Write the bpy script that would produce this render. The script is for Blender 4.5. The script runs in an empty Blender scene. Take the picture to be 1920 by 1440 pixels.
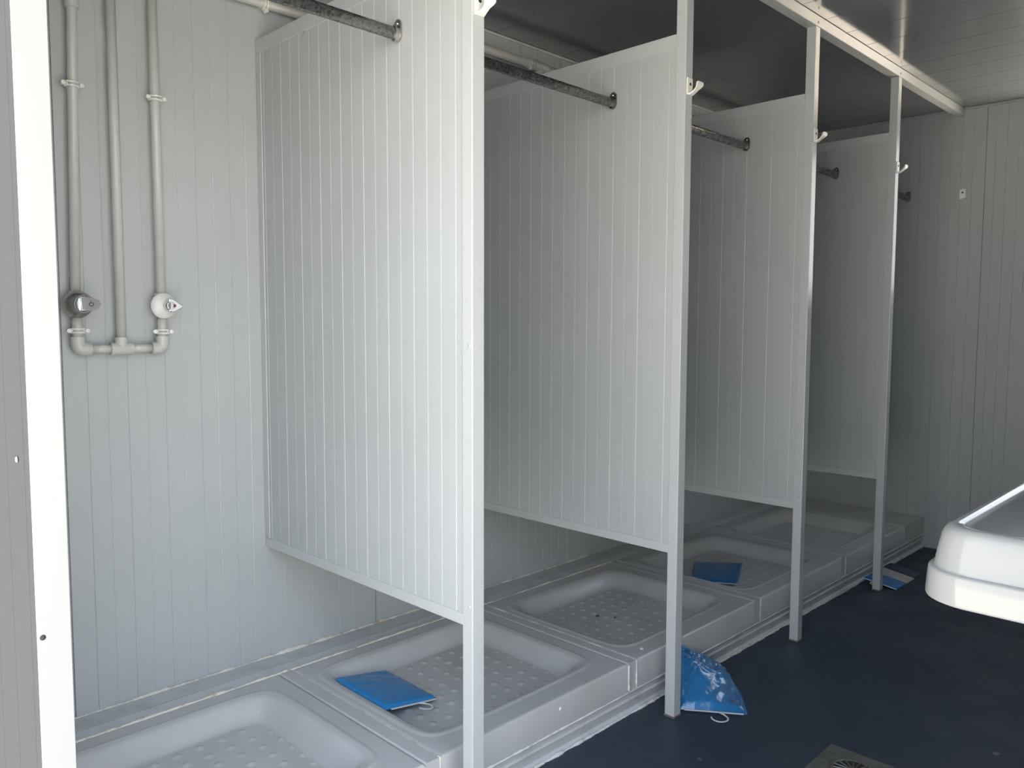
import bpy, bmesh, math, random
from math import radians as R, sin, cos, pi
from mathutils import Vector, Matrix, noise
random.seed(7)
S = bpy.context.scene
C = S.collection

# ------------------------------------------------------------ camera
cam_d = bpy.data.cameras.new('camera'); cam = bpy.data.objects.new('camera', cam_d); C.objects.link(cam)
YAW, PITCH, ROLL = R(44.8465), R(4.2804), R(0.169)
F = Vector((cos(YAW)*cos(PITCH), sin(YAW)*cos(PITCH), -sin(PITCH)))
RT = Vector((sin(YAW), -cos(YAW), 0)); UP = RT.cross(F)
RT2 = cos(ROLL)*RT + sin(ROLL)*UP; UP2 = -sin(ROLL)*RT + cos(ROLL)*UP
M = Matrix((RT2, UP2, -F)).transposed().to_4x4(); M.translation = Vector((-0.3302, -1.3010, 1.1947))
cam.matrix_world = M
cam_d.sensor_width = 36; cam_d.lens = 36*1496.14/1920; cam_d.clip_start = 0.02; cam_d.clip_end = 500
S.camera = cam

# ------------------------------------------------------------ light and exposure
S.view_settings.view_transform = 'Standard'; S.view_settings.look = 'None'
S.view_settings.gamma = 1; S.view_settings.use_curve_mapping = False
S.view_settings.exposure = 0.24
S.cycles.max_bounces = 12; S.cycles.diffuse_bounces = 8; S.cycles.glossy_bounces = 6
S.cycles.caustics_reflective = False; S.cycles.caustics_refractive = False
S.cycles.sample_clamp_indirect = 6

w = bpy.data.worlds.new('sky'); S.world = w; w.use_nodes = True
nt = w.node_tree; bg = nt.nodes['Background']
tc = nt.nodes.new('ShaderNodeTexCoord'); sp = nt.nodes.new('ShaderNodeSeparateXYZ'); cr = nt.nodes.new('ShaderNodeValToRGB')
nt.links.new(tc.outputs['Generated'], sp.inputs[0]); nt.links.new(sp.outputs['Z'], cr.inputs[0]); nt.links.new(cr.outputs[0], bg.inputs[0])
cr.color_ramp.elements[0].position = 0.0; cr.color_ramp.elements[0].color = (1, .968, .905, 1)
cr.color_ramp.elements[1].position = 0.55; cr.color_ramp.elements[1].color = (.66, .79, 1, 1)
SKY = 2.6
mr_ = nt.nodes.new('ShaderNodeMapRange'); mr_.inputs[1].default_value = .0; mr_.inputs[2].default_value = -1.0   # the sunny side of the sky is brighter
mr_.inputs[3].default_value = SKY; mr_.inputs[4].default_value = SKY*2.0
nt.links.new(sp.outputs['Y'], mr_.inputs[0]); nt.links.new(mr_.outputs[0], bg.inputs[1])

sun_d = bpy.data.lights.new('sun', 'SUN'); sun_d.energy = 46.0; sun_d.angle = R(.53); sun_d.color = (1, .965, .91)
sun = bpy.data.objects.new('sun', sun_d); C.objects.link(sun)
sun.rotation_euler = Vector((.0, -.26, 1.0)).to_track_quat('Z', 'Y').to_euler()
sun.location = (-6, 1, 12)

FW = -1.29                                     # inner face of the front wall
END = 4.2513
WIN = (-1.22, -0.29, 1.36, 2.20)               # the small end window: y0, y1, z0, z1
DOOR = (FW+.03, 0.0, 2.16)                     # the open end doorway in the plane x = 0: y0, y1, top
FILL_GAP = (.06, .62, 2.12)                         # opening added in the unseen front wall to brighten the nearest stall: x0, x1, top
def portal(name, loc, rot, sx, sy):
    d = bpy.data.lights.new(name, 'AREA'); d.shape = 'RECTANGLE'; d.size = sx; d.size_y = sy; d.cycles.is_portal = True
    o = bpy.data.objects.new(name, d); C.objects.link(o); o.location = loc; o.rotation_euler = rot
portal('doorway_portal', (-.02, (DOOR[0]+DOOR[1])/2, DOOR[2]/2), (0, R(-90), 0), DOOR[2], DOOR[1]-DOOR[0])
portal('fill_gap_portal', ((FILL_GAP[0]+FILL_GAP[1])/2, FW-.03, FILL_GAP[2]/2), (R(90), 0, 0), FILL_GAP[1]-FILL_GAP[0], FILL_GAP[2])
portal('window_portal', (END+.05, (WIN[0]+WIN[1])/2, (WIN[2]+WIN[3])/2), (0, R(90), 0), WIN[3]-WIN[2], WIN[1]-WIN[0])

# ------------------------------------------------------------ materials
def mat(name, col, rough=.4, metal=0., spec=.5, bump=None, var=None, coat=0., rvar=None):
    m = bpy.data.materials.new(name); m.use_nodes = True; t = m.node_tree; b = t.nodes['Principled BSDF']
    b.inputs['Base Color'].default_value = (*col, 1); b.inputs['Roughness'].default_value = rough
    b.inputs['Metallic'].default_value = metal; b.inputs['Specular IOR Level'].default_value = spec
    b.inputs['Coat Weight'].default_value = coat; b.inputs['Coat Roughness'].default_value = .12
    g = t.nodes.new('ShaderNodeTexCoord')
    if var:                                     # (scale, second colour, lo, hi)
        n = t.nodes.new('ShaderNodeTexNoise'); n.inputs['Scale'].default_value = var[0]; n.inputs['Detail'].default_value = 6
        t.links.new(g.outputs['Object'], n.inputs['Vector'])
        r = t.nodes.new('ShaderNodeMapRange'); r.inputs[1].default_value = var[2]; r.inputs[2].default_value = var[3]
        t.links.new(n.outputs['Fac'], r.inputs[0])
        x = t.nodes.new('ShaderNodeMix'); x.data_type = 'RGBA'
        x.inputs['A'].default_value = (*col, 1); x.inputs['B'].default_value = (*var[1], 1)
        t.links.new(r.outputs[0], x.inputs['Factor']); t.links.new(x.outputs['Result'], b.inputs['Base Color'])
    if rvar:                                    # (scale, rough lo, rough hi)
        n = t.nodes.new('ShaderNodeTexNoise'); n.inputs['Scale'].default_value = rvar[0]; n.inputs['Detail'].default_value = 4
        t.links.new(g.outputs['Object'], n.inputs['Vector'])
        r = t.nodes.new('ShaderNodeMapRange'); r.inputs[1].default_value = .3; r.inputs[2].default_value = .7
        r.inputs[3].default_value = rvar[1]; r.inputs[4].default_value = rvar[2]
        t.links.new(n.outputs['Fac'], r.inputs[0]); t.links.new(r.outputs[0], b.inputs['Roughness'])
    if bump:                                    # (scale, strength, distance)
        n = t.nodes.new('ShaderNodeTexNoise'); n.inputs['Scale'].default_value = bump[0]; n.inputs['Detail'].default_value = 4
        t.links.new(g.outputs['Object'], n.inputs['Vector'])
        k = t.nodes.new('ShaderNodeBump'); k.inputs['Strength'].default_value = bump[1]; k.inputs['Distance'].default_value = bump[2]
        t.links.new(n.outputs['Fac'], k.inputs['Height']); t.links.new(k.outputs[0], b.inputs['Normal'])
    return m
PANEL = mat('coated_panel', (.440, .468, .478), .34, spec=.45, var=(2.5, (.42, .447, .458), .4, .7), bump=(9, .12, .004))
OUTER_SHADE = mat('outer_sheet_shade', (.083, .089, .091), .8, spec=.0)
JAMB = mat('jamb_cap', (.32, .325, .32), .6, spec=.1)
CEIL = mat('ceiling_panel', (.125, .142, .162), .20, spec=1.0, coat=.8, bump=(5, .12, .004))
ALU = mat('painted_aluminium', (.475, .500, .512), .24, spec=.7, var=(30, (.45, .474, .486), .55, .75), bump=(60, .05, .001))
FLOOR = mat('blue_vinyl', (.026, .040, .062), .42, spec=.4, var=(3, (.037, .053, .074), .35, .7), rvar=(6, .36, .6), bump=(70, .12, .002))
TRAY = mat('grey_acrylic', (.50, .505, .505), .26, spec=.5, var=(6, (.46, .465, .46), .4, .75))
LEDGE = mat('grey_trim', (.56, .57, .58), .4, var=(14, (.47, .485, .49), .5, .7), bump=(40, .2, .002))
SEAL = mat('sealant', (.72, .69, .62), .5, var=(35, (.50, .42, .32), .52, .66), bump=(120, .6, .004))
SEALW = mat('white_sealant', (.74, .75, .74), .4, var=(35, (.52, .52, .49), .5, .7), bump=(120, .5, .004))
PIPE = mat('grey_pvc', (.50, .505, .485), .33, var=(25, (.45, .45, .43), .5, .8))
CLIP = mat('clear_clip', (.74, .745, .73), .15, spec=.8)
CHROME = mat('chrome', (.72, .72, .73), .09, metal=1, rvar=(20, .06, .2))
BRASSY = mat('worn_chrome', (.42, .37, .33), .22, metal=1, var=(18, (.55, .52, .5), .4, .65))
WORN = mat('worn_steel', (.24, .24, .235), .26, metal=1, var=(190, (.11, .105, .10), .45, .7), rvar=(120, .18, .42))
CERAM = mat('white_ceramic', (.385, .397, .393), .13, spec=.5, coat=.25)
WHITE = mat('white_enamel', (.66, .67, .66), .3)
HOOKM = mat('ivory_plastic', (.84, .84, .79), .3)
DARK = mat('dark_hole', (.02, .02, .02), .6)
RED = mat('red_dot', (.12, .01, .01), .4)
BLUE = mat('blue_film', (.010, .205, .50), .26, spec=.35, bump=(22, .35, .01), coat=.3)
BLUE2 = mat('blue_wrap', (.010, .155, .40), .26, spec=.4, bump=(14, .5, .012), coat=.4)
NAVY = mat('navy_print', (.02, .03, .07), .35)
PALE = mat('pale_print', (.42, .40, .38), .35, var=(14, (.50, .30, .22), .55, .68))
HANG = mat('hanger_plastic', (.62, .64, .66), .35)
STEEL = mat('drain_steel', (.20, .20, .185), .45, metal=.5, var=(30, (.12, .12, .11), .4, .7))
RUB = mat('rusty_foot', (.13, .12, .10), .8)
BOUNCE = mat('bounce_slab', (.82, .70, .55), .9, var=(3, (.76, .65, .51), .4, .7))
GROUND = mat('sunlit_ground', (.305, .277, .236), .9, var=(2, (.26, .245, .22), .4, .7))

# floor: pale scuffs and a sheet seam belong to the vinyl itself
t = FLOOR.node_tree; b = t.nodes['Principled BSDF']; src = b.inputs['Base Color'].links[0].from_socket
g = [n for n in t.nodes if n.type == 'TEX_COORD'][0]
vo = t.nodes.new('ShaderNodeTexVoronoi'); vo.inputs['Scale'].default_value = 4.2; vo.inputs['Randomness'].default_value = 1
t.links.new(g.outputs['Object'], vo.inputs['Vector'])
nn = t.nodes.new('ShaderNodeTexNoise'); nn.inputs['Scale'].default_value = 60; t.links.new(g.outputs['Object'], nn.inputs['Vector'])
ad = t.nodes.new('ShaderNodeMath'); ad.operation = 'MULTIPLY_ADD'; ad.inputs[1].default_value = .06
t.links.new(nn.outputs['Fac'], ad.inputs[0]); t.links.new(vo.outputs['Distance'], ad.inputs[2])
mr = t.nodes.new('ShaderNodeMapRange'); mr.inputs[1].default_value = .075; mr.inputs[2].default_value = .055; t.links.new(ad.outputs[0], mr.inputs[0])
mx = t.nodes.new('ShaderNodeMix'); mx.data_type = 'RGBA'; mx.inputs['B'].default_value = (.17, .20, .22, 1)
t.links.new(src, mx.inputs['A']); t.links.new(mr.outputs[0], mx.inputs['Factor']); t.links.new(mx.outputs['Result'], b.inputs['Base Color'])

# ------------------------------------------------------------ mesh helpers
def box(bm, x0, x1, y0, y1, z0, z1):
    vs = [bm.verts.new(p) for p in ((x0,y0,z0),(x1,y0,z0),(x1,y1,z0),(x0,y1,z0),(x0,y0,z1),(x1,y0,z1),(x1,y1,z1),(x0,y1,z1))]
    for f in ((3,2,1,0),(4,5,6,7),(0,1,5,4),(1,2,6,5),(2,3,7,6),(3,0,4,7)): bm.faces.new([vs[i] for i in f])
def obj(name, bm, m, parent=None, smooth=False, bevel=0, seg=2, auto=None):
    bmesh.ops.recalc_face_normals(bm, faces=bm.faces)
    me = bpy.data.meshes.new(name); bm.to_mesh(me); bm.free()
    for mm in (m if isinstance(m, list) else [m]): me.materials.append(mm)
    if smooth:
        for p in me.polygons: p.use_smooth = True
        if auto: me.set_sharp_from_angle(angle=R(auto))
    o = bpy.data.objects.new(name, me); C.objects.link(o)
    if parent: o.parent = parent
    if bevel:
        d = o.modifiers.new('bevel', 'BEVEL'); d.width = bevel; d.segments = seg; d.limit_method = 'ANGLE'
    return o
def boxobj(name, b6, m, parent=None, bevel=.002):
    bm = bmesh.new(); box(bm, *b6); return obj(name, bm, m, parent, bevel=bevel)
def tube(bm, pts, r, n=16, r2=None, caps=True, prof=None):
    """a swept tube along pts; r radius or list; prof = optional (a,b) ellipse with fixed up"""
    pts = [Vector(p) for p in pts]; rings = []; up = None
    for i, p in enumerate(pts):
        d = (pts[min(i+1, len(pts)-1)] - pts[max(i-1, 0)]).normalized()
        if up is None or abs(up.dot(d)) > .99:
            up = Vector((0,0,1)) if abs(d.z) < .9 else Vector((1,0,0))
        s = d.cross(up).normalized(); up = s.cross(d).normalized()
        rr = r[i] if isinstance(r, (list, tuple)) else r
        a, b_ = (rr, rr) if prof is None else (rr*prof[0], rr*prof[1])
        rings.append([bm.verts.new(p + s*cos(2*pi*k/n)*a + up*sin(2*pi*k/n)*b_) for k in range(n)])
    for A, B in zip(rings, rings[1:]):
        for k in range(n): bm.faces.new((A[k], A[(k+1) % n], B[(k+1) % n], B[k]))
    if caps: bm.faces.new(rings[0][::-1]); bm.faces.new(rings[-1])
def lathe(bm, prof, org, ax, n=32):
    """prof = [(radius, along)], revolved about ax through org"""
    ax = Vector(ax).normalized(); s = ax.orthogonal().normalized(); u = ax.cross(s); org = Vector(org); rings = []
    for r, h in prof:
        rings.append([bm.verts.new(org + ax*h + (s*cos(2*pi*k/n) + u*sin(2*pi*k/n))*r) for k in range(n)] if r > 1e-6 else [bm.verts.new(org+ax*h)])
    for A, B in zip(rings, rings[1:]):
        for k in range(n):
            q = [A[k % len(A)], A[(k+1) % len(A)], B[(k+1) % len(B)], B[k % len(B)]]
            q = list(dict.fromkeys(q))
            if len(q) > 2: bm.faces.new(q)
def arc(c, a, b, r, n=8):
    """quarter bend from direction a to direction b around c"""
    a, b, c = Vector(a), Vector(b), Vector(c)
    return [c + a*r*cos(pi/2*i/n) + b*r*sin(pi/2*i/n) for i in range(n+1)]
def profile_sheet(bm, outline, z0, z1, f):
    """extrude an outline [(u,d)] from z0 to z1; f(u,d,z) gives the point"""
    lo = [bm.verts.new(f(u, d, z0)) for u, d in outline]; hi = [bm.verts.new(f(u, d, z1)) for u, d in outline]
    n = len(outline)
    for i in range(n): bm.faces.new((lo[i], lo[(i+1) % n], hi[(i+1) % n], hi[i]))
    bm.faces.new(lo[::-1]); bm.faces.new(hi)
def ribs(u0, u1, th, first, step, joints=(), alt=True, back=True):
    """outline of a ribbed sheet: fine grooves and fine beads every step, wide joints where sheets meet"""
    ev = []
    k = math.ceil((u0 + .006 - first)/step)
    while first + k*step < u1 - .006:
        u = first + k*step
        if all(abs(u-j) > .012 for j in joints): ev.append((u, 'b' if (alt and k % 2) else 'g'))
        k += 1
    ev += [(j, 'j') for j in joints if u0 < j < u1]; ev.sort()
    o = [(u0, 0)]
    for u, t in ev:
        if t == 'g': o += [(u-.0016, 0), (u-.0006, -.0016), (u+.0006, -.0016), (u+.0016, 0)]
        elif t == 'b': o += [(u-.0022, 0), (u-.0008, -.0009), (u+.0012, .0002), (u+.0030, 0)]
        else: o += [(u-.0022, 0), (u-.0018, -.007), (u+.0018, -.007), (u+.0022, 0)]
    o += [(u1, 0), (u1, -th), (u0, -th)]
    return o
def struct(o): o['kind'] = 'structure'; return o
def thing(name, label, cat, loc=(0,0,0), group=None):
    o = bpy.data.objects.new(name, None); C.objects.link(o); o.location = loc; o.empty_display_size = .05
    return tag(o, label, cat, group)
def tag(o, label, cat, group=None):
    o['label'] = label; o['category'] = cat
    if group: o['group'] = group
    return o
def local(o, parent):
    """parts are modelled in world space: keep them there under a moved parent"""
    o.parent = parent; o.matrix_parent_inverse = Matrix.Translation(-Vector(parent.location)); return o

# ------------------------------------------------------------ the room
H = 2.30; D = .9558; X0 = -.0115; TH = .06
struct(boxobj('ground', (-30, 30, -30, 30, -.30, -.22), GROUND, bevel=0))
struct(boxobj('ground', (4.6, 12, -6, 6, -.22, -.16), BOUNCE, bevel=0))        # unseen pale slab added beyond the end window to bounce light onto the ceiling
bm = bmesh.new(); box(bm, .0, 1.4360, FW, D, -.06, 0); box(bm, 1.4378, END, FW, D, -.06, 0); box(bm, 1.43, 1.445, FW, D, -.06, -.002)
struct(obj('floor', bm, FLOOR))
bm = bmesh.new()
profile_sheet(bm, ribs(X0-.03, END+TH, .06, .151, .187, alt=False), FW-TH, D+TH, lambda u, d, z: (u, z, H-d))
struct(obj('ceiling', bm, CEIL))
bm = bmesh.new()
profile_sheet(bm, ribs(X0, END, TH, .362, .0505, joints=(-.65, .304, 1.267, 2.218, 3.17, 4.12)), -.1, H, lambda u, d, z: (u, D-d, z))
struct(obj('wall_back', bm, PANEL))
bm = bmesh.new()
profile_sheet(bm, ribs(WIN[1], D, TH, .005, .0505, joints=(-.106, .85)), -.1, H, lambda u, d, z: (END-d, u, z))
box(bm, END, END+TH, FW, WIN[1], -.1, WIN[2]); box(bm, END, END+TH, FW, WIN[1], WIN[3], H); box(bm, END, END+TH, FW, WIN[0], WIN[2], WIN[3])
struct(obj('wall_right', bm, PANEL))
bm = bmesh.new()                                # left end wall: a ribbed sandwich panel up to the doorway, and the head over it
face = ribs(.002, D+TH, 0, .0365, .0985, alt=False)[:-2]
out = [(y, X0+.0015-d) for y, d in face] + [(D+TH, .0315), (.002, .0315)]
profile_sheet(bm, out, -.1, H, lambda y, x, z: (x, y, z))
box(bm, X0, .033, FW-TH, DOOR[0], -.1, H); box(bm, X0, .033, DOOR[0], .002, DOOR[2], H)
o = struct(obj('wall_left', bm, [PANEL, OUTER_SHADE]))
for p in o.data.polygons:                       # shade on the outer sheet is put into its darker colour
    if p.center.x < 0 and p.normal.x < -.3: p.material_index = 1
bm = bmesh.new(); box(bm, X0-.0005, .0335, -.0012, .0016, 0, DOOR[2]); struct(obj('trim_5', bm, JAMB, bevel=.0006))
bm = bmesh.new(); box(bm, FILL_GAP[1], END+TH, FW-TH, FW, -.1, H); box(bm, X0-.02, FILL_GAP[0], FW-TH, FW, -.1, H); box(bm, FILL_GAP[0], FILL_GAP[1], FW-TH, FW, FILL_GAP[2], H)
struct(obj('wall_front', bm, PANEL))
# window frame (open sash) and door frame
bm = bmesh.new()
y0, y1, z0, z1 = WIN
for q in ((y0, y1, z0, z0+.03), (y0, y1, z1-.03, z1), (y0, y0+.03, z0+.03, z1-.03), (y1-.03, y1, z0+.03, z1-.03)): box(bm, END+.01, END+.05, *q)
struct(obj('window_1', bm, ALU, bevel=.002))
# trims
bm = bmesh.new(); box(bm, X0, END, D-.010, D, H-.010, H); struct(obj('trim_1', bm, LEDGE, bevel=.003))
bm = bmesh.new(); box(bm, END-.012, END, FW, D-.018, H-.010, H); struct(obj('trim_2', bm, PANEL, bevel=.002))
LZ = .1486; YL = .8047; TZ = .1634; YT = .1108
bm = bmesh.new()                                # ledge behind the trays, a stepped grey profile
profile_sheet(bm, [(YL-.004, 0), (YL-.004, TZ-.012), (YL+.001, TZ-.004), (YL+.045, TZ-.001), (YL+.060, TZ-.005), (D, LZ+.002), (D, 0)], .036, END, lambda u, d, x: (x, u, d))
struct(obj('trim_3', bm, LEDGE))
bm = bmesh.new()                                # plinth under the trays
profile_sheet(bm, [(YT+.008, .071), (YT+.008, .048), (YT+.004, .043), (YT+.012, .012), (YT+.003, 0), (YL, 0), (YL, .071)], .036, END, lambda u, d, x: (x, u, d))
struct(obj('trim_4', bm, LEDGE))

# ------------------------------------------------------------ shower trays
TW, TP, TX = .7433, .7881, .8520-.7881
def tray_mesh():
    bm = bmesh.new(); NX, NY = 214, 200; W_, L_ = TW, YL-.004-YT
    cx, cy, ax, ay = .357, (.197+.728)/2-YT, .318, .268
    rows = []
    for j in range(NY+1):
        row = []
        for i in range(NX+1):
            x = W_*i/NX; y = L_*j/NY
            u = (x-cx)/ax; v = (y-cy)/ay; p = 9.0
            q = (abs(u)**p + abs(v)**p)**(1/p)          # 1 on the rim line
            # wider slope on the left and front, steeper on the back and right
            s = .055 if abs(u) > abs(v) else .060
            t = max(0, min(1, (1-q)*min(ax, ay)/s)); t = t*t*(3-2*t)
            z = -.050*t
            e = min(x, W_-x, y, L_-y)
            lip = max(0, 1-e/.010); z -= .004*(1-math.sqrt(max(0, 1-lip*lip)))*1.6
            if 0 < q-1 < .06: z += .0022*sin(pi*(q-1)/.06)
            if t >= 1:
                gx = (x-.092)/.0575; gy = (y-.160)/.0535
                kx, ky = round(gx), round(gy)
                if 0 <= kx <= 9 and 0 <= ky <= 8 and not (kx in (0, 9) and ky in (0, 8)):
                    r = math.hypot((gx-kx)*.0575, (gy-ky)*.0535)/.0125
                    if r < 1: z += .0044*(1-r*r)**1.2
            row.append(bm.verts.new((x, YT+y, TZ+z)))
        rows.append(row)
    for j in range(NY):
        for i in range(NX): bm.faces.new((rows[j][i], rows[j][i+1], rows[j+1][i+1], rows[j+1][i]))
    # skirt
    ring = rows[0][:] + [r[-1] for r in rows[1:]] + rows[-1][-2::-1] + [r[0] for r in rows[-2:0:-1]]
    low = [bm.verts.new((v.co.x, v.co.y, .070)) for v in ring]; n = len(ring)
    for k in range(n): bm.faces.new((ring[k], low[k], low[(k+1) % n], ring[(k+1) % n]))
    bm.faces.new(low)
    return bm
tray = obj('shower_tray', tray_mesh(), TRAY, smooth=True, auto=50)
tlab = ['grey acrylic shower tray nearest the doorway, empty, cut by the bottom edge of the picture',
        'grey acrylic shower tray holding the bright blue packet, second along the row',
        'empty grey shower tray with dark specks of dirt, third along the row',
        'grey acrylic shower tray under the dark blue packet, fourth along the row',
        'dim grey shower tray at the far end of the row against the end wall']
for k in range(5):
    o = tray if k == 0 else tray.copy()
    if k: C.objects.link(o)
    o.location = (TX + TP*k, 0, 0); tag(o, tlab[k], 'shower tray', 'grey shower trays in a row')
# filler strips between the trays
for k in range(5):
    x = TX + TP*k + TW
    if k == 4: xa, xb = x+.0005, END
    else: xa, xb = x+.0005, x+TP-TW-.0005
    bm = bmesh.new()
    profile_sheet(bm, [(xa, .07), (xa, TZ-.003), (xa+.004, TZ+.0005), (xb-.004, TZ+.0005), (xb, TZ-.003), (xb, .07)], YT+.002, YL-.004, lambda u, d, y: (u, y, d))
    o = obj('filler_strip', bm, TRAY)
    tag(o, ['grey filler strip between the nearest tray and the tray with the bright blue packet',
            'grey filler strip with white sealant drips on its front, beside the dirt-specked tray',
            'grey filler strip between the dirt-specked tray and the tray with the dark blue packet',
            'grey filler strip between the dark blue packet tray and the farthest tray',
            'grey filler at the far end between the last tray and the end wall'][k], 'filler strip', 'filler strips between the trays')

# ------------------------------------------------------------ sealant beads
def bead(pts, r, m, seed, label, jit=.5, flat=.6):
    bm = bmesh.new(); P = []; RR = []
    pts = [Vector(p) for p in pts]
    for a, b_ in zip(pts, pts[1:]):
        n = max(2, int((b_-a).length/.006))
        for i in range(n): P.append(a.lerp(b_, i/n))
    P.append(pts[-1])
    for i, p in enumerate(P):
        v1 = noise.noise(Vector((i*.11, seed, 0))); v2 = noise.noise(Vector((i*.5, seed, 5)))
        rr = r*(1 + jit*(1.6*v1 + .9*v2)); RR.append(max(r*.18, rr))
    tube(bm, P, RR, 8)
    o = obj('sealant_bead', bm, m, smooth=True)
    return tag(o, label, 'sealant', 'sealant beads around the trays')
zL = LZ+.003
bead([(.04, D-.002, zL), (1.30, D-.002, zL)], .0050, SEAL, 1.3, 'ragged cream sealant line where the near part of the back wall meets the ledge', .9)
bead([(1.30, D-.002, zL), (2.45, D-.002, zL)], .0050, SEAL, 4.1, 'ragged dirty sealant line at the foot of the back wall behind the dirt-specked tray', .9)
bead([(2.45, D-.001, zL-.001), (END, D-.001, zL-.001)], .0025, LEDGE, 6.1, 'thin dark sealant line at the foot of the back wall in the far stalls', .6)
bead([(.04, YL-.006, TZ-.001), (TX+TW+.03, YL-.006, TZ-.001)], .0042, SEAL, 8.7, 'yellowish sealant line along the back edge of the nearest tray', .6)
bead([(TX+TP-.01, YL-.006, TZ-.001), (TX+TP+TW+.03, YL-.006, TZ-.001)], .0038, SEAL, 9.7, 'yellowish sealant line along the back edge of the tray with the bright blue packet', .8)
bead([(TX+2*TP-.01, YL-.006, TZ-.001), (TX+2*TP+TW+.03, YL-.006, TZ-.001)], .0034, SEAL, 12.7, 'yellowish sealant line along the back edge of the dirt-specked tray', .8)
for k in range(1, 5):
    xx = TX + TP*k
    bead([(xx-.001, YL-.01, TZ-.0015), (xx-.001, YT+.003, TZ-.0015), (xx-.001, YT+.0005, TZ-.006), (xx-.001, YT, .078)], .0016 if k != 2 else .0024, SEALW if k != 1 else SEAL, 15.+k,
         ['sealant seam running beside the left rim of the bright blue packet tray', 'white sealant drip and seam at the left edge of the dirt-specked tray',
          'thin sealant seam at the left edge of the dark blue packet tray', 'faint sealant seam at the left edge of the farthest tray'][k-1], .8)
bead([(1.5985, YT+.001, TZ-.006), (1.5985, YT, .110), (1.600, YT, .078)], .0038, SEALW, 33., 'thick white sealant run down the front of the step beside the second tray', .7)
bead([(.04, YT+.001, .071), (1.60, YT+.001, .071)], .0036, SEALW, 21.3, 'white sealant line under the front edge of the two nearest trays', .4)
bead([(1.60, YT+.001, .071), (END, YT+.001, .071)], .0032, LEDGE, 22.3, 'grey sealant line under the front edge of the three far trays', .4)
bead([(.04, YT+.002, .001), (1.70, YT+.002, .001)], 0.0042, SEALW, 24.3, 'lumpy white sealant where the near part of the step meets the blue floor', .6)
bead([(1.70, YT+.002, .001), (3.0, YT+.002, .001)], 0.0040, SEAL, 26.3, 'dirty cream sealant along the floor below the dirt-specked and dark blue packet trays', .8)
bead([(3.0, YT+.002, .001), (END, YT+.002, .001)], .0045, LEDGE, 27.3, 'grey sealant along the floor at the far end of the step', .5)

# ------------------------------------------------------------ partitions
PX = [0.0, .8538, 1.6790, 2.5093, 3.3262]; ZB, ZT = .5073, 2.0300; PS = .0363; PY = .034; PT = .030
plab = ['',
        'large brightly lit ribbed partition with a post nearest the middle, a scratch below its top edge',
        'ribbed partition beside the crumpled blue bag, its post foot standing next to the bag',
        'grey ribbed partition above the dark blue packet, its post ringed by rust at the foot',
        'dim far ribbed partition whose post stands by the printed packet on the floor']
def screw(p, ax, parent, m=ALU, r=.0045):
    bm = bmesh.new(); lathe(bm, [(0, 0), (r, 0), (r, .0006), (r*.7, .0018), (0, .0022)], p, ax, 12); o = obj('screw', bm, m, smooth=True); return local(o, parent)
for i, x in enumerate(PX):
    if i == 0: continue                         # that one is the end wall of the room
    t = thing('shower_partition', plab[i], 'partition', (x+PS/2, PY/2, 0), 'ribbed partitions between the stalls')
    bm = bmesh.new()
    box(bm, x, x+PS, 0, PY, 0, H-.0395)
    local(obj('post', bm, ALU, bevel=.0022, seg=3), t)
    local(boxobj('post_foot', (x-.002 if i else -.0135, x+PS+.002, -.002, PY+.002, 0, .006), RUB, bevel=.001), t)
    a = x+.003; b_ = x+.003+PT
    local(boxobj('top_rail', (a-.0022, b_+.0022, PY, D-.001, ZT-.040, ZT), ALU, bevel=.0015), t)
    local(boxobj('bottom_rail', (a-.0022, b_+.0022, PY, D-.001, ZB, ZB+.027), ALU, bevel=.0015), t)
    local(boxobj('side_rail', (a-.0020, b_+.0020, D-.029, D-.001, ZB+.0275, ZT-.0405), ALU, bevel=.0015), t)
    bm = bmesh.new()
    front = ribs(PY, D-.029, 0, .0075, .0503)[:-2]        # (y, depth)
    out = [(y, a-d) for y, d in front] + [(y, b_+d) for y, d in reversed(front)]
    profile_sheet(bm, out, ZB+.027, ZT-.040, lambda y, xx, z: (xx, y, z))
    local(obj('panel', bm, PANEL), t)
    if i == 1:
        bm = bmesh.new(); tube(bm, [(a-.0002, .690, 1.980), (a-.0004, .683, 1.988), (a-.0002, .672, 1.998)], [.0003, .0008, .0005], 6); local(obj('scratch', bm, RUB), t)
    if i:
        screw((a-.002, .040 if i > 1 else .0245, 2.0105), (-1, 0, 0), t)
        screw((x+.0002, .010, 1.147 if i == 1 else 1.235), (-1, 0, 0), t)
        screw((x+.0002, .010, .5557), (-1, 0, 0), t)
        screw((x+PS/2, -.0002, 2.275), (0, -1, 0), t) if i > 2 else None

for p, ax, m_, r_, lb in (((X0-.0001, .0695, .989), (-1, 0, 0), ALU, .0045, 'small white screw head on the wall left of the bright door jamb'), ((-.0046, -.0010, .731), (0, -1, 0), DARK, .0042, 'small black screw hole in the bright door jamb')):
    bm = bmesh.new(); lathe(bm, [(0, 0), (r_, 0), (r_, .0006), (r_*.7, .0018), (0, .0022)], p, ax, 12)
    tag(obj('screw', bm, m_, smooth=True), lb, 'screw')
# overhead rail that ties the posts to the ceiling
bm = bmesh.new(); box(bm, .0335, END-.0005, 0, .040, H-.039, H-.0005)
tag(obj('ceiling_rail', bm, ALU, bevel=.002), 'white square rail running under the ceiling over the tops of the posts', 'rail')

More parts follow.
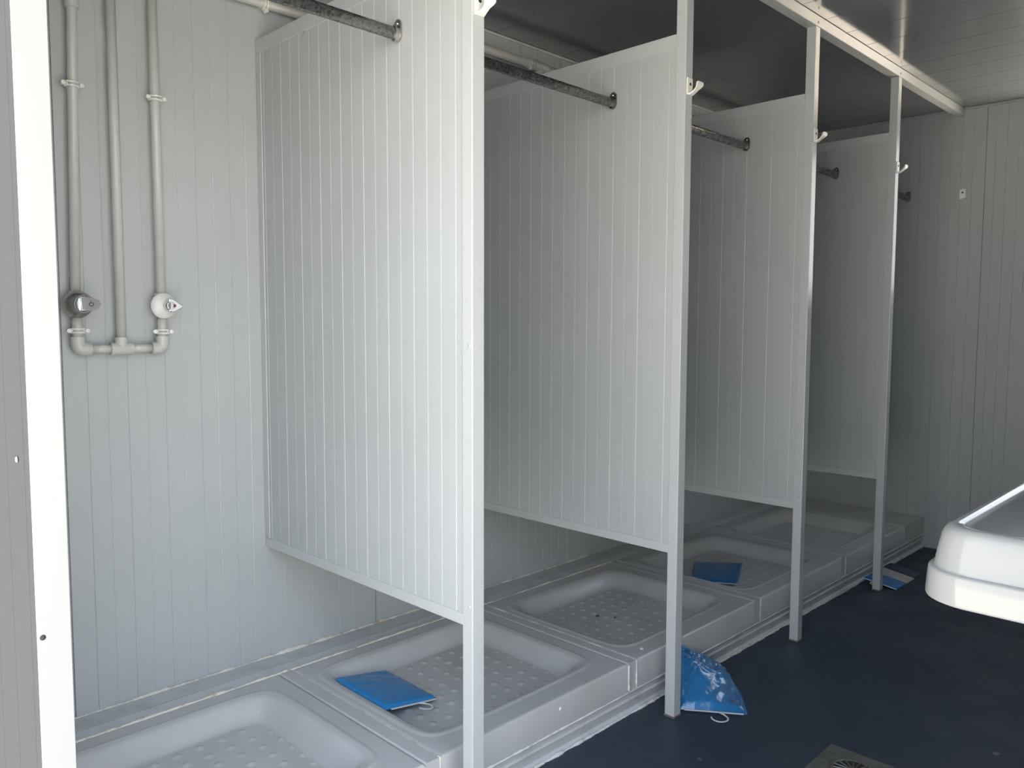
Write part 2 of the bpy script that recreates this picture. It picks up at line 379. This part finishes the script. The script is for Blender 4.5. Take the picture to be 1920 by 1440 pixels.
# ------------------------------------------------------------ coat hooks
def make_hook(label, cat_grp, stub=False):
    t = thing('coat_hook', label, 'coat hook', (0, 0, 0), cat_grp)
    bm = bmesh.new(); box(bm, -.014, .014, -.004, 0, -.012, .036)
    p = obj('plate', bm, HOOKM, t, bevel=.0015, seg=2)
    # the arm springs from the plate's foot, runs out and up and ends in a wide curved lip
    bm = bmesh.new(); prof = []
    path = [(-.002, -.0105, .0130), (-.010, -.0100, .0095), (-.018, -.0060, .0075), (-.026, .0000, .0080), (-.032, .0050, .0115), (-.0355, .0100, .0150), (-.0365, .0150, .0150), (-.0360, .0180, .0125)]
    if stub: path = [(-.002, -.0105, .0135), (-.008, -.0130, .0120), (-.014, -.0150, .0095), (-.018, -.0150, .0085)]
    top, bot = [], []
    for k, (y, z, hw) in enumerate(path):
        th_ = .0022 if k < 4 else .0026
        y2, z2 = path[min(k+1, len(path)-1)][:2]; y1_, z1_ = path[max(k-1, 0)][:2]
        dy, dz = y2-y1_, z2-z1_; L = math.hypot(dy, dz); ny, nz = dz/L, -dy/L
        top.append([bm.verts.new((s*hw, y-ny*th_, z-nz*th_)) for s in (-1, -.4, .4, 1)]); bot.append([bm.verts.new((s*hw, y+ny*th_, z+nz*th_)) for s in (-1, -.4, .4, 1)])
    for A, B in zip(top, top[1:]):
        for q in range(3): bm.faces.new((A[q], A[q+1], B[q+1], B[q]))
    for A, B in zip(bot, bot[1:]):
        for q in range(3): bm.faces.new((A[q+1], A[q], B[q], B[q+1]))
    for A, B, A2, B2 in zip(top, bot, top[1:], bot[1:]):
        bm.faces.new((A[0], A2[0], B2[0], B[0])); bm.faces.new((A[3], B[3], B2[3], A2[3]))
    for A, B in ((top[0], bot[0]), (top[-1], bot[-1])):
        for q in range(3): bm.faces.new((A[q], A[q+1], B[q+1], B[q]))
    obj('arm', bm, HOOKM, t, smooth=True, auto=40)
    bm = bmesh.new(); lathe(bm, [(0, .0042), (.0042, .0042), (.0045, .0048), (0, .0046)], (0, 0, .018), (0, -1, 0), 14)
    obj('screw', bm, DARK, t)
    return t
hl = ['ivory plastic coat hook on the nearest post, cut by the top of the picture',
      'ivory plastic coat hook on the post whose foot stands by the crumpled blue bag',
      'white coat hook on the third post along, above the blue glint',
      'small white coat hook on the farthest post',
      'white coat hook seen head-on by itself on the end wall']
HG = 'coat hooks in the shower room'
h0 = make_hook(hl[0], HG)
def dup(root, loc, rz, label):
    r = root.copy(); C.objects.link(r); r.location = loc; r.rotation_euler = (0, 0, rz); r['label'] = label
    for ch in list(root.children):
        c = ch.copy(); C.objects.link(c); c.parent = r
        for g_ in ch.children:
            d_ = g_.copy(); C.objects.link(d_); d_.parent = c
    return r
for i in (2, 3, 4): dup(h0, (PX[i]+PS/2-.001, -.0005, 1.866), 0, hl[i-1])
h5 = make_hook(hl[4], HG, True); h5.location = (END-.0005, -.006, 1.858); h5.rotation_euler = (0, 0, -pi/2)
h0.location = (PX[1]+.0185, -.0005, 1.868)

# ------------------------------------------------------------ curtain rods
rl = ['worn chrome curtain rod across the nearest stall, starting at the top edge of the picture',
      'rusty-looking chrome curtain rod across the second stall, in front of the grey overhead pipe',
      'dark curtain rod across the third stall, above the dark blue packet side',
      'short dark curtain rod ending on the farthest partition',
      'dark curtain rod end fixed to the end wall']
RY, RZ = .259, 1.876
for i in range(5):
    xa = PX[i]+PT+(.0045 if i else .0022); xb = (PX[i+1] if i < 4 else END)
    xb = xb + (.0005 if i < 4 else 0)
    t = thing('curtain_rod', rl[i], 'curtain rod', ((xa+xb)/2, RY, RZ), 'oval curtain rods across the stalls')
    bm = bmesh.new(); tube(bm, [(xa+.003, RY, RZ), (xb-.003, RY, RZ)], .015, 24, prof=(.55, 1.0)); local(obj('tube', bm, WORN, smooth=True, auto=60), t)
    for xx, s in ((xa, 1), (xb, -1)):
        bm = bmesh.new()
        # back plate: a pill with an ear on top, and a socket cup round the tube
        n = 28; ol = []
        for k in range(n):
            a = 2*pi*k/n; ol.append((.0125*cos(a), (.017 if sin(a) > 0 else -.006) + .0125*sin(a)))
        lo = [bm.verts.new((xx, RY+u, RZ+v+.004)) for u, v in ol]; hi = [bm.verts.new((xx+s*.003, RY+u, RZ+v+.004)) for u, v in ol]
        for k in range(n): bm.faces.new((lo[k], lo[(k+1) % n], hi[(k+1) % n], hi[k]))
        bm.faces.new(lo[::-1]); bm.faces.new(hi)
        tube(bm, [(xx+s*.002, RY, RZ), (xx+s*.014, RY, RZ)], .0185, 24, prof=(.62, 1.0))
        fl = local(obj('flange', bm, WORN if i else BRASSY, smooth=True, auto=50), t)
        bm = bmesh.new(); lathe(bm, [(0, .003), (.004, .003), (.003, .005), (0, .0055)], (xx, RY, RZ+.024), (s, 0, 0), 12)
        sc = obj('screw', bm, CHROME, smooth=True); sc.parent = fl

# ------------------------------------------------------------ pipework of the nearest stall
W = D-.030; PR = .0122
t = thing('water_pipes', 'grey U of pipes with two round valves on the nearest back wall', 'pipework', (.44, W, 1.12))
def part(name, bm, m, smooth=True, parent=None, auto=None): return local(obj(name, bm, m, smooth=smooth, auto=auto), parent or t)
XL, XM, XR = .3345, .4400, .5475; ZBOT = 1.1275
for pts in ([(XL+.016, W, H-.002), (XL+.0140, W, 1.98), (XL-.001, W, 1.275)], [(XM-.001, W, H-.002), (XM+.001, W, ZBOT+.018)], [(XR-.003, W, H-.002), (XR, W, 1.275)]):
    bm = bmesh.new(); tube(bm, pts, PR, 20); part('pipe', bm, PIPE)
for xx in (XL+.0145,):                          # a socket joint near the top of the left riser
    bm = bmesh.new(); lathe(bm, [(PR, 0), (.0160, .001), (.0168, .006), (.0160, .045), (PR, .050)], (xx, W, 1.978), (0, 0, 1), 24); part('socket', bm, PIPE, auto=40)
for xx in (XL, XR):
    bm = bmesh.new(); tube(bm, [(xx, W, 1.21), (xx, W, ZBOT+.02)], PR, 20); part('pipe', bm, PIPE)
for xa, xb in ((XL+.03, XM-.02), (XM+.02, XR-.03)):
    bm = bmesh.new(); tube(bm, [(xa, W, ZBOT), (xb, W, ZBOT)], PR*.95, 20); part('pipe', bm, PIPE)
for xx, s in ((XL, 1), (XR, -1)):
    bm = bmesh.new(); c = (xx+s*.014, W, ZBOT+.014)
    tube(bm, [(xx, W, ZBOT+.032)] + arc(c, (-s, 0, 0), (0, 0, -1), .014, 8) + [(xx+s*.030, W, ZBOT)], .0168, 22); part('elbow', bm, PIPE, auto=60)
bm = bmesh.new(); tube(bm, [(XM-.028, W, ZBOT), (XM+.028, W, ZBOT)], .0165, 22); tube(bm, [(XM, W, ZBOT), (XM, W, ZBOT+.030)], .0160, 22); part('tee', bm, PIPE, auto=60)
def clip(x, z, parent=None, y=W, ax='z'):
    """clear plastic pipe clip: two toothed rings with a screw lug on each side"""
    bm = bmesh.new(); a = (0, 0, 1) if ax == 'z' else (1, 0, 0); n = 28
    for dz in (-.0045, .0045):
        c0 = Vector((x, y, z)) + Vector(a)*dz
        tube(bm, [c0 + (Vector((cos(2*pi*k/n), sin(2*pi*k/n), 0)) if ax == 'z' else Vector((0, cos(2*pi*k/n), sin(2*pi*k/n))))*(.0150 + .0012*(k % 2)) for k in range(n+1)], .0026, 8)
    if ax == 'z':
        for s in (-1, 1): lathe(bm, [(0, -.004), (.0052, -.004), (.0058, 0), (.0052, .006), (0, .006)], (x+s*.0215, y-.004, z), (0, -1, 0), 14); box(bm, x+s*.013-.003, x+s*.013+.005, y-.004, y+.004, z-.006, z+.006)
        box(bm, x-.006, x+.006, y+.012, y+.0298, z-.006, z+.006)
    else:
        box(bm, x-.006, x+.006, y+.012, y+.0298, z-.006, z+.006); lathe(bm, [(0, -.006), (.006, -.006), (.006, .006), (0, .006)], (x, y-.008, z-.021), (0, -1, 0), 14)
    return local(obj('pipe_clip', bm, CLIP, smooth=True, auto=40), parent or t)
clip(XL+.0075, 1.790); clip(XR-.0005, 1.796); clip(XL, 1.175); clip(XR, 1.172)
for n_, (xx, body, m_) in enumerate(((XL-.001, BRASSY, 0), (XR, WHITE, 1))):
    z = 1.242
    bm = bmesh.new(); lathe(bm, [(0, -.03), (.0175, -.03), (.0175, .034), (0, .034)], (xx, W, z), (0, 0, 1), 20)
    v_ = part('valve', bm, PIPE, auto=50)
    v_['label'] = 'valve with a worn chrome dome' if n_ == 0 else 'valve with a white round plate and chrome handle'
    bm = bmesh.new()
    yf = W-.013
    if n_ == 0: lathe(bm, [(0, 0), (.0345, 0), (.0350, .004), (.0335, .010), (.0290, .018), (.0215, .024), (.0150, .0265), (0, .027)], (xx, yf, z), (0, -1, 0), 40)
    else: lathe(bm, [(0, 0), (.0340, 0), (.0350, .003), (.0335, .006), (.0240, .009), (.0150, .014), (0, .0145)], (xx, yf, z), (0, -1, 0), 40)
    dome = obj('escutcheon', bm, body, smooth=True, auto=60); dome.parent = v_
    # lever handle: a drum with a flat triangular tongue to the right
    bm = bmesh.new(); y1h = yf-(.024 if n_ == 0 else .012)
    hx = xx+.004
    if n_ == 0: lathe(bm, [(0, 0), (.0235, 0), (.0240, .004), (.0215, .017), (.0130, .021), (0, .022)], (hx, y1h, z), (0, -1, 0), 32)
    else: lathe(bm, [(0, 0), (.0150, 0), (.0150, .012), (.0120, .022), (0, .024)], (hx+.004, y1h, z), (0, -1, 0), 32)
    oy = y1h-.016
    if n_ == 0: ol = [(-.012, .018), (.012, .019), (.031, .012), (.038, .001), (.029, -.013), (.008, -.018), (-.010, -.017)]
    else: ol = [(-.002, .020), (.010, .018), (.034, .002), (.037, -.003), (.030, -.008), (.010, -.017), (-.002, -.016)]
    fr = [bm.verts.new((hx+u, oy-.006, z+v)) for u, v in ol]; bk = [bm.verts.new((hx+u, oy+.006, z+v)) for u, v in ol]; n = len(ol)
    for k in range(n): bm.faces.new((fr[k], fr[(k+1) % n], bk[(k+1) % n], bk[k]))
    bm.faces.new(fr); bm.faces.new(bk[::-1])
    hd = obj('handle', bm, CHROME, smooth=True, bevel=.002, seg=3, auto=35); hd.parent = v_
    bm = bmesh.new(); cxp = hx+(.014 if n_ == 0 else .012)
    if n_ == 0:
        n = 22; tube(bm, [(cxp+.0048*cos(2*pi*k/n+2.2), oy-.0062, z+.0048*sin(2*pi*k/n+2.2)) for k in range(n-3)], .0009, 6); tube(bm, [(cxp-.001, oy-.0062, z+.001), (cxp-.001, oy-.0062, z+.0075)], .0009, 6)
    else: lathe(bm, [(0, 0), (.0045, 0), (.0045, .001), (0, .001)], (cxp, oy-.006, z), (0, -1, 0), 18)
    dt = obj('mark', bm, DARK if n_ == 0 else RED); dt.parent = v_

# ------------------------------------------------------------ pipes under the ceiling
t2 = thing('overhead_pipe', 'thin grey pipe with a clip, high on the back wall above the nearest partition', 'pipe', (1.2, W, 2.132))
bm = bmesh.new(); tube(bm, [(.60, W, 2.130), (1.60, W, 2.136), (1.62, W, 2.150)] + [(1.62, W, 2.19)], .0130, 20); local(obj('pipe', bm, PIPE, smooth=True), t2)
clip(.872, 2.131, t2, ax='x')
t3 = thing('overhead_pipe', 'thick grey pipe with a branching tee, high behind the second curtain rod', 'pipe', (2.6, W, 2.216))
bm = bmesh.new(); tube(bm, [(1.20, W, 2.217), (END-.001, W, 2.217)], .0160, 20); local(obj('pipe', bm, PIPE, smooth=True), t3)
bm = bmesh.new(); tube(bm, [(2.02, W, 2.217), (2.095, W, 2.217)], .0205, 20); tube(bm, [(2.058, W, 2.217), (2.058, W, 2.170)], .0175, 20); local(obj('tee', bm, PIPE, smooth=True, auto=60), t3)
bm = bmesh.new(); tube(bm, [(2.058, W, 2.18), (2.058, W, 1.28)], .0125, 20); local(obj('branch_pipe', bm, PIPE, smooth=True), t3)
clip(1.995, 2.217, t3, ax='x')

# ------------------------------------------------------------ trough sink
def sink():
    bm = bmesh.new(); x0, x1, y1, yw = 1.100, 3.30, -.8850, FW+.001
    def ring(off, z, r):
        """rounded at the two front corners, square at the wall"""
        a, b_, c = x0+off, x1-off, y1-off; r = max(.004, r); P = []
        n = 14
        P.append((a, yw)); 
        for k in range(n+1): th_ = pi - pi/2*k/n; P.append((a+r+r*cos(th_), c-r+r*sin(th_)))
        for k in range(n+1): th_ = pi/2 - pi/2*k/n; P.append((b_-r+r*cos(th_), c-r+r*sin(th_)))
        P.append((b_, yw)); return P, z
    def ring2(off, z, r):
        a, b_, c, w0 = x0+off, x1-off, y1-off, yw+off; P = []; n = 14; r = max(.004, r)
        for cxx, cyy, a0 in ((a+r, w0+r, 1.5), (a+r, c-r, 1.0), (b_-r, c-r, .5), (b_-r, w0+r, 0)):
            for k in range(n+1): th_ = pi*(a0 - .5*k/n); P.append((cxx+r*cos(th_), cyy+r*sin(th_)))
        return P, z
    BR = .075
    def outer(off, z, r):
        # same vertex count as ring2, its wall corners almost square and kept on the wall
        a, b_, c = x0+off, x1-off, y1-off; P = []; n = 14
        for k in range(n+1): P.append((a, yw + .00002*k))
        for k in range(n+1): th_ = pi - pi/2*k/n; P.append((a+r+r*cos(th_), c-r+r*sin(th_)))
        for k in range(n+1): th_ = pi/2 - pi/2*k/n; P.append((b_-r+r*cos(th_), c-r+r*sin(th_)))
        for k in range(n+1): P.append((b_, yw + .00002*(n-k)))
        return P, z
    L = [outer(.130, .7050, .05), outer(.110, .7300, .05), outer(-.020, .7360, .075), outer(-.026, .7370, .080), outer(-.031, .7395, .084), outer(-.0320, .7430, .085),
         outer(-.0300, .7700, .083), outer(-.0285, .7850, .080), outer(-.0270, .7885, .078), outer(-.0230, .7905, .074), outer(-.0205, .7912, .071), outer(-.0190, .7940, .070),
         outer(-.0150, .8200, .067), outer(-.0100, .8450, .063), outer(-.0060, .8545, .060), outer(.0000, .8605, .056), outer(.0070, .8625, .050),
         ring2(.0160, .8615, .046), ring2(.0225, .8575, .043), ring2(.0265, .8510, .040), ring2(.0340, .8400, .045), ring2(.0600, .8080, .055), ring2(.0850, .7900, .06), ring2(.1200, .7820, .06)]
    rings = [[bm.verts.new((p[0], p[1], z)) for p in P] for P, z in L]
    for A, B in zip(rings, rings[1:]):
        n = len(A)
        for k in range(n): bm.faces.new((A[k], A[(k+1) % n], B[(k+1) % n], B[k]))
    bm.faces.new(rings[0][::-1]); bm.faces.new(rings[-1])
    return bm
o = obj('trough_sink', sink(), CERAM, smooth=True, auto=45)
tag(o, 'white glossy trough sink with a stepped rim, fixed to the wall at the right edge', 'sink')

# ------------------------------------------------------------ floor drain
t = thing('floor_drain', 'square metal floor drain with a round slotted grate at the bottom edge', 'drain', (1.775, -.502, 0))
cx, cy = 1.775, -.502
bm = bmesh.new(); profile_sheet(bm, [(-.10, 0), (-.10, .0015), (-.096, .003), (.096, .003), (.10, .0015), (.10, 0)], -.10, .10, lambda u, d, y: (cx+u, cy+y, d)); local(obj('cover_plate', bm, STEEL), t)
bm = bmesh.new(); lathe(bm, [(.050, .003), (.052, .0055), (.058, .006), (.061, .003), (.050, .003)], (cx, cy, 0), (0, 0, 1), 48); local(obj('ring', bm, STEEL, smooth=True, auto=50), t)
bm = bmesh.new(); lathe(bm, [(0, .0031), (.050, .0031), (.050, .0035), (0, .0035)], (cx, cy, 0), (0, 0, 1), 40); dk = local(obj('sump', bm, DARK), t)
bm = bmesh.new()
for k in range(16):
    a = 2*pi*k/16; tube(bm, [(cx+.014*cos(a), cy+.014*sin(a), .0045), (cx+.051*cos(a), cy+.051*sin(a), .0045)], .0022, 6)
lathe(bm, [(0, .0035), (.017, .0035), (.016, .0062), (.006, .0068), (0, .007)], (cx, cy, 0), (0, 0, 1), 24)
local(obj('grate', bm, STEEL, smooth=True, auto=50), t)

# ------------------------------------------------------------ packets on hangers
def sheetpack(bm, P, th_, wr, seed, n=26, puff=.004):
    """a soft flat packet between corners P[0..3] (bilinear), top face wrinkled, closed below"""
    P = [Vector(p) for p in P]; top, bot = [], []
    nrm = (P[1]-P[0]).cross(P[3]-P[0]).normalized()
    if nrm.z < 0: nrm = -nrm
    for j in range(n+1):
        a, b_ = [], []
        for i in range(n+1):
            u, v = i/n, j/n; p = (P[0].lerp(P[1], u)).lerp(P[3].lerp(P[2], u), v)
            e = min(u, 1-u, v, 1-v); k = min(1, e/.07); k = math.sqrt(1-(1-k)**2)
            hgt = th_*(.25+.75*k) + puff*sin(pi*u)*sin(pi*v) + wr*k*(noise.noise(Vector((u*4, v*9, seed))) + .5*noise.noise(Vector((u*13, v*11, seed))))
            a.append(bm.verts.new(p + nrm*hgt)); b_.append(bm.verts.new(p))
        top.append(a); bot.append(b_)
    for j in range(n):
        for i in range(n):
            bm.faces.new((top[j][i], top[j][i+1], top[j+1][i+1], top[j+1][i])); bm.faces.new((bot[j+1][i], bot[j+1][i+1], bot[j][i+1], bot[j][i]))
    for i in range(n):
        bm.faces.new((top[0][i], bot[0][i], bot[0][i+1], top[0][i+1])); bm.faces.new((top[n][i+1], bot[n][i+1], bot[n][i], top[n][i]))
        bm.faces.new((top[i+1][0], bot[i+1][0], bot[i][0], top[i][0])); bm.faces.new((top[i][n], bot[i][n], bot[i+1][n], top[i+1][n]))
def hanger(A, B, out, z, parent, s=1, hookx=.5, size=.022):
    """flat bar from A to B with an open hook leaving on the side `out`"""
    A, B, out = Vector(A), Vector(B), Vector(out).normalized(); d = (B-A).normalized()*s; mid = A.lerp(B, hookx)
    bm = bmesh.new(); tube(bm, [A, B], .0032, 8, prof=(1.5, .55)); local(obj('hanger_bar', bm, HANG, smooth=True, auto=60), parent)
    bm = bmesh.new(); P = []
    P.append(mid); P.append(mid + out*size*.35 + d*size*.35)
    c = mid + out*size*1.25 - d*size*.1
    for k in range(15):
        a = -.75 + k*(3.95/14); P.append(c + d*cos(a)*size*.85 + out*sin(a)*size*.85)
    tube(bm, P, [.0030 if k > 1 else .004 for k in range(len(P))], 8, prof=(1, .6)); local(obj('hook', bm, HANG, smooth=True, auto=60), parent)
TF = TZ-.050+.004
# bright blue packet leaning on the slope of the second tray
t = thing('packet', 'bright blue plastic packet with a hanger lying in the second shower tray', 'packet', (1.01, .55, TF), 'blue packets with hangers')
Pk = [(.914, .415, .1500), (1.093, .420, TF+.002), (1.096, .668, TF+.002), (.910, .668, .1530)]
bm = bmesh.new(); sheetpack(bm, Pk, .010, .0022, 3.1); local(obj('sleeve', bm, BLUE, smooth=True, auto=70), t)
hanger((.930, .4115, .1485), (1.088, .4145, TF+.005), (0, -1, 0), 0, t, 1, .62, .024)
# dark blue packet in the fourth tray
t = thing('packet', 'dark blue flat packet with a hanger lying in the fourth shower tray', 'packet', (2.7, .46, TF), 'blue packets with hangers')
Pk = [(2.524, .478, TF+.004), (2.636, .322, TF), (2.912, .452, TF), (2.765, .612, TF)]
bm = bmesh.new(); sheetpack(bm, Pk, .010, .0015, 7.1); local(obj('sleeve', bm, BLUE2, smooth=True, auto=70), t)
hanger((2.526, .470, TF+.007), (2.632, .318, TF+.003), (-.8, -.6, 0), 0, t, -1, .55, .020)
# printed packet behind the farthest post
t = thing('packet', 'flat blue packet with a pale printed band on the floor behind the farthest post', 'packet', (3.58, .03, 0), 'blue packets with hangers')
A, B, Cc, Dd = Vector((3.400, .103, .022)), Vector((3.404, -.046, .0010)), Vector((3.720, -.050, .0010)), Vector((3.740, .103, .020))
def sub(u0, u1): return [A.lerp(Dd, u0), B.lerp(Cc, u0), B.lerp(Cc, u1), A.lerp(Dd, u1)]
bm = bmesh.new(); sheetpack(bm, sub(0, .38), .006, .0016, 2.2, puff=.003); local(obj('sleeve', bm, BLUE2, smooth=True, auto=70), t)
bm = bmesh.new(); sheetpack(bm, sub(.381, .70), .006, .0008, 4.4, puff=.002); local(obj('printed_card', bm, PALE, smooth=True, auto=70), t)
bm = bmesh.new(); sheetpack(bm, sub(.701, 1), .006, .0008, 5.4, puff=.002); local(obj('card_border', bm, NAVY, smooth=True, auto=70), t)
hanger(A + Vector((-.004, 0, .003)), B + Vector((-.004, 0, .003)), (-1, .1, 0), 0, t, -1, .42, .020)
# crumpled bag propped against the step
t = thing('packet', 'crumpled shiny blue plastic bag with a hanger, slumped on the floor against the step', 'packet', (1.92, .02, 0), 'blue packets with hangers')
bm = bmesh.new(); n = 70; top = []; bot = []
c0, c1, c2, c3 = Vector((1.742, .020, .002)), Vector((1.862, -.146, .001)), Vector((2.108, .094, .004)), Vector((1.865, .1000, .148))
for j in range(n+1):
    a, b_ = [], []
    for i in range(n+1):
        u, v = i/n, j/n; p = c0.lerp(c1, u).lerp(c3.lerp(c2, u), v)
        e = min(u, 1-u, v, 1-v); k = min(1, e/.08)
        bulge = .030*sin(pi*u)*sin(pi*min(1, v*1.05))*v
        q = Vector((u*3.2, v*3.2, 1.7)); rdg = 1-abs(noise.noise(q*1.7))*2.2
        hi = max(.12, min(1, (v-.50)/.25)); fold = .011*k*noise.noise(q*1.3) + .006*k*rdg*v + .0055*k*hi*(1-1.8*abs(noise.noise(q*4))) + .0018*k*hi*noise.noise(q*11) + .0022*k*(1-hi)*(1-1.6*abs(noise.noise(Vector((u*5-v*4, v*1.2, 9)))))
        crease = .012*k*math.exp(-((v-.62-.08*sin(u*7))/.035)**2)*(1-u*.4)
        bx = .02*sin(pi*v)*(u-.2)
        h_ = p.z + .008*k + bulge + fold + crease*.8
        pt = Vector((p.x + bx*.9, p.y - bx*.9, max(.0015, h_)))
        a.append(bm.verts.new(pt)); b_.append(bm.verts.new((pt.x, min(pt.y, YT-.0035), max(.0006, min(p.z*.7, pt.z-.004) if v > .3 else .0006))))
    top.append(a); bot.append(b_)
for j in range(n):
    for i in range(n):
        bm.faces.new((top[j][i], top[j][i+1], top[j+1][i+1], top[j+1][i])); bm.faces.new((bot[j+1][i], bot[j+1][i+1], bot[j][i+1], bot[j][i]))
for i in range(n):
    bm.faces.new((top[0][i], bot[0][i], bot[0][i+1], top[0][i+1])); bm.faces.new((top[n][i+1], bot[n][i+1], bot[n][i], top[n][i]))
    bm.faces.new((top[i+1][0], bot[i+1][0], bot[i][0], top[i][0])); bm.faces.new((top[i][n], bot[i][n], bot[i+1][n], top[i+1][n]))
BAG = mat('shiny_blue_bag', (.020, .175, .42), .15, spec=.6, bump=(16, .10, .01), coat=.5)
local(obj('bag', bm, BAG, smooth=True), t)
hanger((1.745, .006, .005), (1.848, -.140, .005), (-.82, -.58, 0), 0, t, 1, .60, .029)

# ------------------------------------------------------------ small marks
def blob(name, p, r, h_, m, label=None, cat=None, grp=None, parent=None, ax=(0, 0, 1), seed=0):
    bm = bmesh.new(); lathe(bm, [(r, 0), (r*.9, h_*.5), (r*.5, h_*.95), (0, h_)], p, ax, 14); lathe
    for v in bm.verts:
        d = v.co - Vector(p); k = 1 + .45*noise.noise(Vector((d.x*300, d.y*300, seed))) if seed else 1
        v.co = Vector(p) + d*k
    o = obj(name, bm, m, smooth=True)
    if label: tag(o, label, cat, grp)
    if parent: o.parent = parent; o.matrix_parent_inverse = parent.matrix_basis.inverted() if False else Matrix.Translation(-Vector(parent.location))
    return o
bpy.context.view_layer.update()
trays = sorted([o for o in C.objects if o.name.startswith('shower_tray')], key=lambda o: o.location.x)
blob('screw_cap', (1.284, YT+.0006, .1315), .0065, .0035, WHITE, parent=trays[1], ax=(0, -1, 0))
blob('screw_cap', (1.7195, .150, TZ-.0004), .0075, .0035, WHITE, parent=trays[2])
DIRT = mat('dirt', (.05, .05, .045), .8)
for k, (x, y, r, lb) in enumerate(((1.742, .623, .0045, 'black dirt speck at the left edge of the third tray floor'),
                                  (1.9485, .514, .0070, 'larger dark smudge of dirt in the middle of the third tray'),
                                  (1.982, .458, .0050, 'smaller dark smudge of dirt just right of the larger one in the third tray'))):
    blob('dirt_speck', (x, y, .1136), r, .0028, DIRT, lb, 'dirt', 'dirt specks in the third tray', seed=k+1.5)
